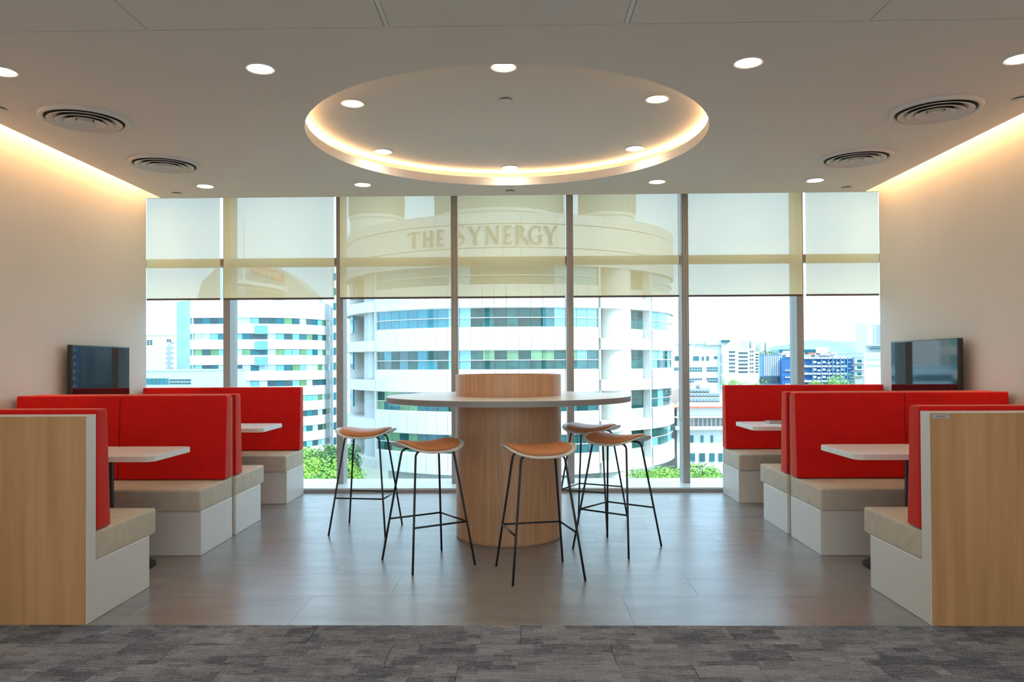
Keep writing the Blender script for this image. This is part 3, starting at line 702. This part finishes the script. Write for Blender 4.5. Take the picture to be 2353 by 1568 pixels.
for k in range(16):
    z = q0.z - 4 - k * 3.98; new('window_pane', boxes((q0.x + .25, q1.x - .2, 204.8, 205, z, z + 1.9)), 'farteal', stt)

# ---- smaller buildings: one thing each, windows as parts
def block(name, label, Y, x0, x1, ytop, ybot, depth, mat, roof=None, group=None):
    a, b = at(x0, ytop, Y), at(x1, ytop, Y); zb = at(x0, ybot, Y).z
    t = thing(name, ((a.x + b.x) / 2, Y, zb), label, 'building', group)
    new('walls', boxes((a.x, b.x, Y, Y + depth, max(zb, GZ), a.z)), mat, t)
    new('roof', boxes((a.x - .15, b.x + .15, Y - .15, Y + depth, a.z, a.z + .25)), roof or mat, t)
    return t
def wins(t, Y, rects, mat, name='window_pane', d=.12):
    for x0, x1, y0, y1 in rects:
        p, q = at(x0, y0, Y), at(x1, y1, Y); new(name, boxes((p.x, q.x, Y - d, Y + .05, q.z, p.z)), mat, t)
def grid(x0, x1, y0, y1, nx, ny, fx=.7, fy=.65):
    wx, wy = (x1 - x0) / nx, (y1 - y0) / ny
    return [(x0 + i * wx, x0 + (i + fx) * wx, y0 + j * wy, y0 + (j + fy) * wy) for i in range(nx) for j in range(ny)]

t = block('pale_flats', 'pale flats with a few small windows beside the left wall edge', 255, 300, 398, 772, 900, 18, 'far')
wins(t, 255, grid(338, 352, 782, 794, 2, 3) + grid(384, 396, 780, 787, 2, 2) , 'farwin')
wins(t, 255, grid(399.2, 408, 780, 850, 1, 6, .9, .5), 'far', 'balcony', 2.0)
t = block('low_blue_annexe', 'low pale blue annexe with a teal glass strip below the pale flats', 150, 300, 441, 854, 1000, 30, 'paleblue')
wins(t, 150, grid(300, 388, 870, 884, 9, 1, .96, 1), 'farteal')
wins(t, 150, grid(390, 440, 872, 886, 7, 2, .8, .6), 'farwin')

t = block('white_workshop_block', 'white block with small square grid windows beyond the solar roof', 160, 1525, 1657, 793, 930, 25, 'far')
wins(t, 160, [(1551, 1560, 819, 829), (1593, 1606, 819, 829), (1613, 1617, 820, 829), (1623, 1629, 819, 829), (1641, 1648, 819, 825)] + grid(1549, 1560, 845, 853, 3, 2) + grid(1585, 1615, 844.5, 856, 5, 2) + grid(1624, 1650, 844, 856, 6, 2) + grid(1585, 1615, 870, 881, 5, 2) + grid(1624, 1650, 869, 881, 6, 2), 'farteal')
wins(t, 160, [(1585.5, 1587.5, 783, 793), (1601, 1603, 783, 793), (1608, 1610, 783, 793), (1616, 1618, 783, 793)], 'paleblue', 'roof_pipe', .5)
wins(t, 160, [(1620, 1674, 784, 793), (1656, 1674, 793, 930)], 'far', 'wing', .6)
wins(t, 160, [(1656, 1662, 815, 834), (1656, 1662, 840, 858), (1656, 1662, 864, 882)], 'bshade', 'loggia', .7)
wins(t, 160, [(1655, 1674, 782, 787)], 'farteal', 'roof_canopy', 1.2)
t = block('balcony_flats', 'white flats with dark window strips between white block and blue shed', 260, 1690, 1722, 804, 900, 20, 'far')
wins(t, 260, grid(1697, 1718, 810, 862, 1, 6, 1, .42), 'farwin')
wins(t, 260, [(1722, 1733, 801, 900)], 'far', 'wing', .1); wins(t, 260, grid(1723, 1732, 806, 862, 2, 6, .75, .5), 'farwin')
t = block('grey_flats', 'grey green flats half hidden behind white flats', 240, 1674, 1690, 801, 900, 14, 'far')
wins(t, 240, grid(1674, 1690, 807, 860, 3, 6, .75, .5), 'farwin')
t = block('gabled_house', 'small white house with pale red roof between flats and blue shed', 300, 1734, 1745, 808, 900, 12, 'far', 'pink')
wins(t, 300, grid(1736, 1743, 813, 860, 1, 7, 1, .5), 'farwin')
t = block('blue_shed', 'pale blue striped shed with a deep blue gable', 300, 1746, 1793, 817, 895, 30, 'farblue')
wins(t, 300, grid(1755, 1793, 818, 864, 9, 1, .55, 1), 'far', 'cladding_strip', .4)
wins(t, 300, [(1746, 1794, 866, 880)], 'farwin', 'loading_bay', .5)
p, q, r = at(1792, 828, 299), at(1800, 820, 299), at(1824, 820, 299)
new('gable', prism([(p.x, p.z), (q.x, q.z), (r.x, r.z), (r.x, at(1824, 895, 299).z), (p.x, at(1792, 895, 299).z)], 297, 299.9), 'deepblue', t)
for j in range(4): wins(t, 296.8, [(1804 + i * 6, 1808 + i * 6, 834 + j * 16, 837 + j * 16) for i in range(3)] if j else [(1804 + i * 6, 1807 + i * 6, 819, 821) for i in range(3)], 'far', 'white_ledge', .5)
wins(t, 310, [(1783, 1800, 804, 813), (1800, 1818, 804, 807)], 'farteal', 'roof_plant', 4); wins(t, 305, [(1798, 1821, 807, 820)], 'far', 'roof_plant', 4); wins(t, 305, [(1788, 1797, 811, 817)], 'pink', 'roof_plant', 4)
t = block('blue_framed_car_park', 'blue framed open deck building with white parapets', 300, 1835, 1945, 823, 900, 30, 'deepblue')
for j, yy in enumerate((821, 840, 857, 874)): wins(t, 300, grid(1838, 1945, yy, yy + 4.2, 6, 1, .92, 1), 'far', 'parapet', 1.2)
for i, xx in enumerate((1864, 1884, 1900, 1910.5, 1918, 1928, 1936.5, 1943)): wins(t, 300, [(xx, xx + 2, 822, 895)], 'farblue', 'post', 1.5)
for j, yy in enumerate((830, 847, 864)): wins(t, 300, [(1867 + i * 10.5, 1874 + i * 10.5, yy + (i % 2) * 2, yy + 5 + (i % 2) * 2) for i in range(7)], 'far', 'stair_flight', .9)
wins(t, 310, [(1836, 1865, 804, 811)], 'farteal', 'roof_plant', 4); wins(t, 310, [(1866, 1895, 799, 811)], 'far', 'roof_plant', 4)
wins(t, 308, [(1876, 1899, 812, 818), (1900, 1914, 810, 814)], 'pink', 'roof_plant', 4); wins(t, 308, [(1850, 1864, 811, 815)], 'sign', 'roof_plant', 4); wins(t, 309, [(1864, 1915, 816, 821)], 'far', 'roof_plant', 4)
t = block('blue_lattice_wing', 'deep blue wing with lattice bracing beside the car park', 300, 1945, 1963, 826, 900, 20, 'deepblue')
wins(t, 300, [(1948 + (j % 2) * 6, 1955 + (j % 2) * 6, 832 + j * 7, 834 + j * 7) for j in range(8)], 'paleblue', 'brace', .5)
t = block('grey_stair_block', 'narrow grey stair block with three teal windows', 298, 1964, 1984, 822, 900, 1.8, 'bshade')
wins(t, 298, grid(1970, 1980, 827, 871, 1, 3, 1, .45), 'farteal'); wins(t, 298, grid(1964, 1984, 834, 878, 1, 3, 1, .12), 'far', 'ledge', .8)
t = block('stepped_white_offices', 'stepped white offices beside the right wall edge', 300, 1985, 2060, 812, 900, 25, 'far')
wins(t, 300, grid(1987, 2040, 817, 820, 14, 1) + grid(1991, 2040, 824, 830, 14, 2) + grid(1991, 2040, 838, 844, 14, 2), 'paleblue'); wins(t, 305, [(1986, 2060, 795, 812)], 'far', 'upper_storey', 1); wins(t, 303, [(1998, 2050, 800, 803)], 'farteal', 'window_strip', 1); wins(t, 304, [(1984, 2050, 793, 795.5)], 'paleblue', 'roof_edge', 3)
t = block('far_tower_block', 'tall pale tower block on the skyline beside the right wall', 900, 1992, 2040, 741, 900, 30, 'far')
wins(t, 900, grid(1992, 1996, 747, 792, 1, 20, 1, .5) + grid(2003, 2007, 747, 792, 1, 20, 1, .5), 'paleblue'); wins(t, 900, [(2008, 2013, 745, 792)], 'paleblue', 'glass_core', 1); wins(t, 900, grid(2014, 2036, 747, 792, 1, 20, 1, .3), 'bshade', 'ledge', .8)
for x0, x1, y0, nme in ((1712, 1722, 784, 'leftmost pale skyline tower above the white flats'), (1725, 1735, 784, 'second pale skyline tower above the white flats'), (1746, 1757, 786, 'pale skyline tower above the blue shed, nearer the flats'), (1759, 1768, 787, 'pale skyline tower at the foot of the wooded hill')):
    t = block('skyline_tower', nme, 1000, x0, x1, y0, 900, 20, 'far', group='pale skyline towers'); wins(t, 1000, [(x0, x0 + 3.5, y0 + 1, 830)], 'paleblue', 'glass_core', 1)
hp = [(1640, 850), (1700, 818), (1745, 806), (1775, 797), (1800, 793), (1825, 787), (1850, 783), (1876, 780), (1905, 783), (1930, 785), (1955, 784), (1985, 791), (2010, 798), (2060, 812), (2120, 830), (2200, 850)]
hv = [at(px, py, 1500) for px, py in hp]; V, F = [], []
for i, p in enumerate(hv): V += [(p.x, 1380, GZ), (p.x + rng.uniform(-8, 8), 1440, GZ + (p.z - GZ) * .55), (p.x, 1500, p.z), (p.x, 1640, GZ)]
for i in range(len(hv) - 1):
    for k in range(3): F.append((4 * i + k, 4 * i + 4 + k, 4 * i + 5 + k, 4 * i + 1 + k))
tag(new('hill', fix(mesh(V, F, True)), 'hill'), 'low wooded hill on the skyline', 'hill', kind='structure')

# ---- house with solar panels
Y0, Y1 = 95.0, 104.0
e0, e1 = at(1549, 936, Y0), at(1690, 936, Y0); rd = at(1603, 874, Y1)
hs = thing('solar_roof_house', (e0.x + 4, Y0, GZ), 'white house with a pale pink roof carrying rows of solar panels', 'building')
new('walls', boxes((e0.x + .5, e1.x - .5, Y0 + .8, Y1 + 8, GZ, e0.z - .05)), 'far', hs)
rv = [(e0.x, Y0, e0.z), (e1.x, Y0, e0.z), (rd.x, Y1, rd.z), (e0.x, Y1 + 9, e0.z), (e1.x, Y1 + 9, e0.z), (rd.x + 1.2, Y1 + .5, rd.z)]
new('roof', fix(mesh(rv, [(0, 1, 5, 2), (0, 2, 3), (1, 4, 5), (3, 2, 5, 4)])), 'pink', hs)
new('eave_gutter', boxes((e0.x, e1.x, Y0 - .12, Y0 + .1, e0.z - .12, e0.z + .05)), 'sign', hs)
dirv = Vector((0, Y1 - Y0, rd.z - e0.z)); nrm = Vector((0, -dirv.z, dirv.y)).normalized()
def onroof(px, py):
    d = at(px, py, 50) - EYE; n_ = nrm; p0 = Vector((0, Y0, e0.z)); k = (p0 - EYE).dot(n_) / d.dot(n_); return EYE + d * k
for yy, y2, x0, n in ((885, 892, 1602, 1), (895, 902, 1586, 6), (905, 912, 1586, 9), (916, 924, 1578, 10)):
    for i in range(n):
        c = [onroof(x0 + i * 7.7 + dx, yv) + nrm * .12 for dx, yv in ((0, y2), (6.6, y2), (6.2, yy), (-.4, yy))]
        new('solar_panel', fix(mesh([*c, *[p - nrm * .1 for p in c]], [(0, 1, 2, 3), (7, 6, 5, 4), (0, 4, 5, 1), (1, 5, 6, 2), (2, 6, 7, 3), (3, 7, 4, 0)])), 'solar', hs)
Yw = Y0 + .8
wins(hs, Yw, [(1586, 1593, 1001, 1017), (1610, 1616, 1001, 1017), (1633, 1638, 1001, 1017), (1586, 1597, 1042, 1060), (1607, 1620, 1042, 1061), (1630, 1642, 1042, 1061), (1651, 1660, 1042, 1061)], 'farteal')
wins(hs, Yw, [(1548, 1690, 957, 959), (1548, 1690, 979, 986)], 'far', 'balcony_ledge', 1.2)
wins(hs, Yw, [(1590 + i * 10, 1590.5 + i * 10, 959, 979) for i in range(8)], 'far', 'baluster', 1.1)

# ---- two neighbours that only the television screens mirror
NX, NY, NR = -126.0, 202.0, 22.0
t = thing('curved_glass_neighbour', (NX, NY, GZ), 'pale curved building with green bands mirrored in the right television', 'building')
new('core', lathe([(NR - .5, GZ), (NR - .5, 26)], 64), 'bcore', t, (NX, NY, 0))
for k in range(8):
    z = -22 + k * 6.2
    new('facade_band', arcbox(NR - .6, NR + .1, -20, 100, z, z + 2.4, 24), 'bwhite', t, (NX, NY, 0))
    for i in range(10): new('window_pane', arcbox(NR - .5, NR - .25, -20 + 12 * i + .3, -20 + 12 * (i + 1) - .3, z + 2.4, z + 6.2, 3), 'g2' if k > 2 else 'g3', t, (NX, NY, 0))
for i in range(7): new('facade_post', arcbox(NR - .4, NR + .6, -14 + 17 * i, -11.5 + 17 * i, -22, 27, 1), 'bwhite', t, (NX, NY, 0))
t = block('blue_deck_neighbour', 'blue framed deck building mirrored in the left television', 230, 2170, 2400, 770, 1000, 25, 'farwin')
for k in range(6): wins(t, 230, grid(2173, 2395, 790 + k * 17, 795 + k * 17, 9, 1, .8, 1), 'far', 'parapet', 1.2)
for k in range(10): wins(t, 230, [(2171 + k * 24, 2175 + k * 24, 772, 1000)], 'deepblue', 'post', 1.5)

# ---- trees
def tree(name, label, px, py, Y, rad, n, mat, seed, group):
    rg = random.Random(seed); c = at(px, py, Y); V, F = [], []
    t = thing(name, (c.x, Y, GZ), label, 'tree', group)
    blobs = [(Vector((rg.uniform(-.75, .75) * rad, rg.uniform(-.75, .75) * rad, rg.uniform(-.55, .25) * rad)), rad * rg.uniform(.35, .62)) for _ in range(14)]
    for _ in range(n):
        b, r = rg.choice(blobs); d = Vector((rg.gauss(0, 1), rg.gauss(0, 1), rg.gauss(0, 1))).normalized(); p = b + d * r * rg.uniform(.82, 1.05)
        u = d.cross(Vector((rg.gauss(0, 1), rg.gauss(0, 1), rg.gauss(0, 1)))).normalized(); v = (d.cross(u) + d * rg.uniform(-.5, .5)).normalized(); s = rad * rg.uniform(.035, .075)
        k = len(V); V += [p - u * s, p + v * s * .6, p + u * s, p - v * s * .6]; F.append((k, k + 1, k + 2, k + 3))
    new('crown', mesh(V, F), mat, t, (c.x, Y, c.z - rad * .6))
    new('trunk', tube([(0, 0, GZ), (.1, 0, (GZ + c.z) / 2), (0, 0, c.z - rad)], .28, 8), 'bark', t, (c.x, Y, 0))
for i, (px, py, Y, rad, m, lb) in enumerate(((708, 1032, 82, 3.0, 'leaf', 'bright green tree beside the bench against the left window'), (745, 1050, 66, 2.6, 'leaf', 'bright green tree in front of the banded office block'), (762, 1022, 80, 2.6, 'leaf2', 'darker tree close to the window mullion on the left'),
        (722, 1085, 60, 2.4, 'leaf', 'lower green tree under the left window edge'), (1500, 1082, 78, 2.4, 'leaf', 'low green tree at the foot of the rounded tower'), (1540, 1080, 74, 2.3, 'leaf', 'low green tree between rounded tower and solar house'),
        (1612, 1072, 80, 2.7, 'leaf', 'bright green tree in front of the solar house'), (1655, 1084, 68, 1.9, 'leaf', 'small green tree beside the bench at the right window'), (798, 1062, 72, 1.5, 'leaf', 'small green tree peeping past the rounded tower'))):
    tree('leafy_tree', lb, px, py, Y, rad, 5200, m, i, 'trees below the window')
for i, (px, py, Y, rad, lb) in enumerate(((1925, 862, 200, 3.2, 'round tree in front of the blue framed car park'), (1877, 872, 220, 2.4, 'small tree at the foot of the car park'), (1735, 876, 180, 3.0, 'tree beside the blue shed loading bay'), (1683, 871, 150, 1.8, 'tree between white block and flats'), (1762, 806, 700, 10, 'tree clump on the skyline above the blue shed'))):
    tree('far_tree', lb, px, py, Y, rad, 1600, 'leaf' if i < 4 else 'leaf2', 30 + i, 'distant trees')
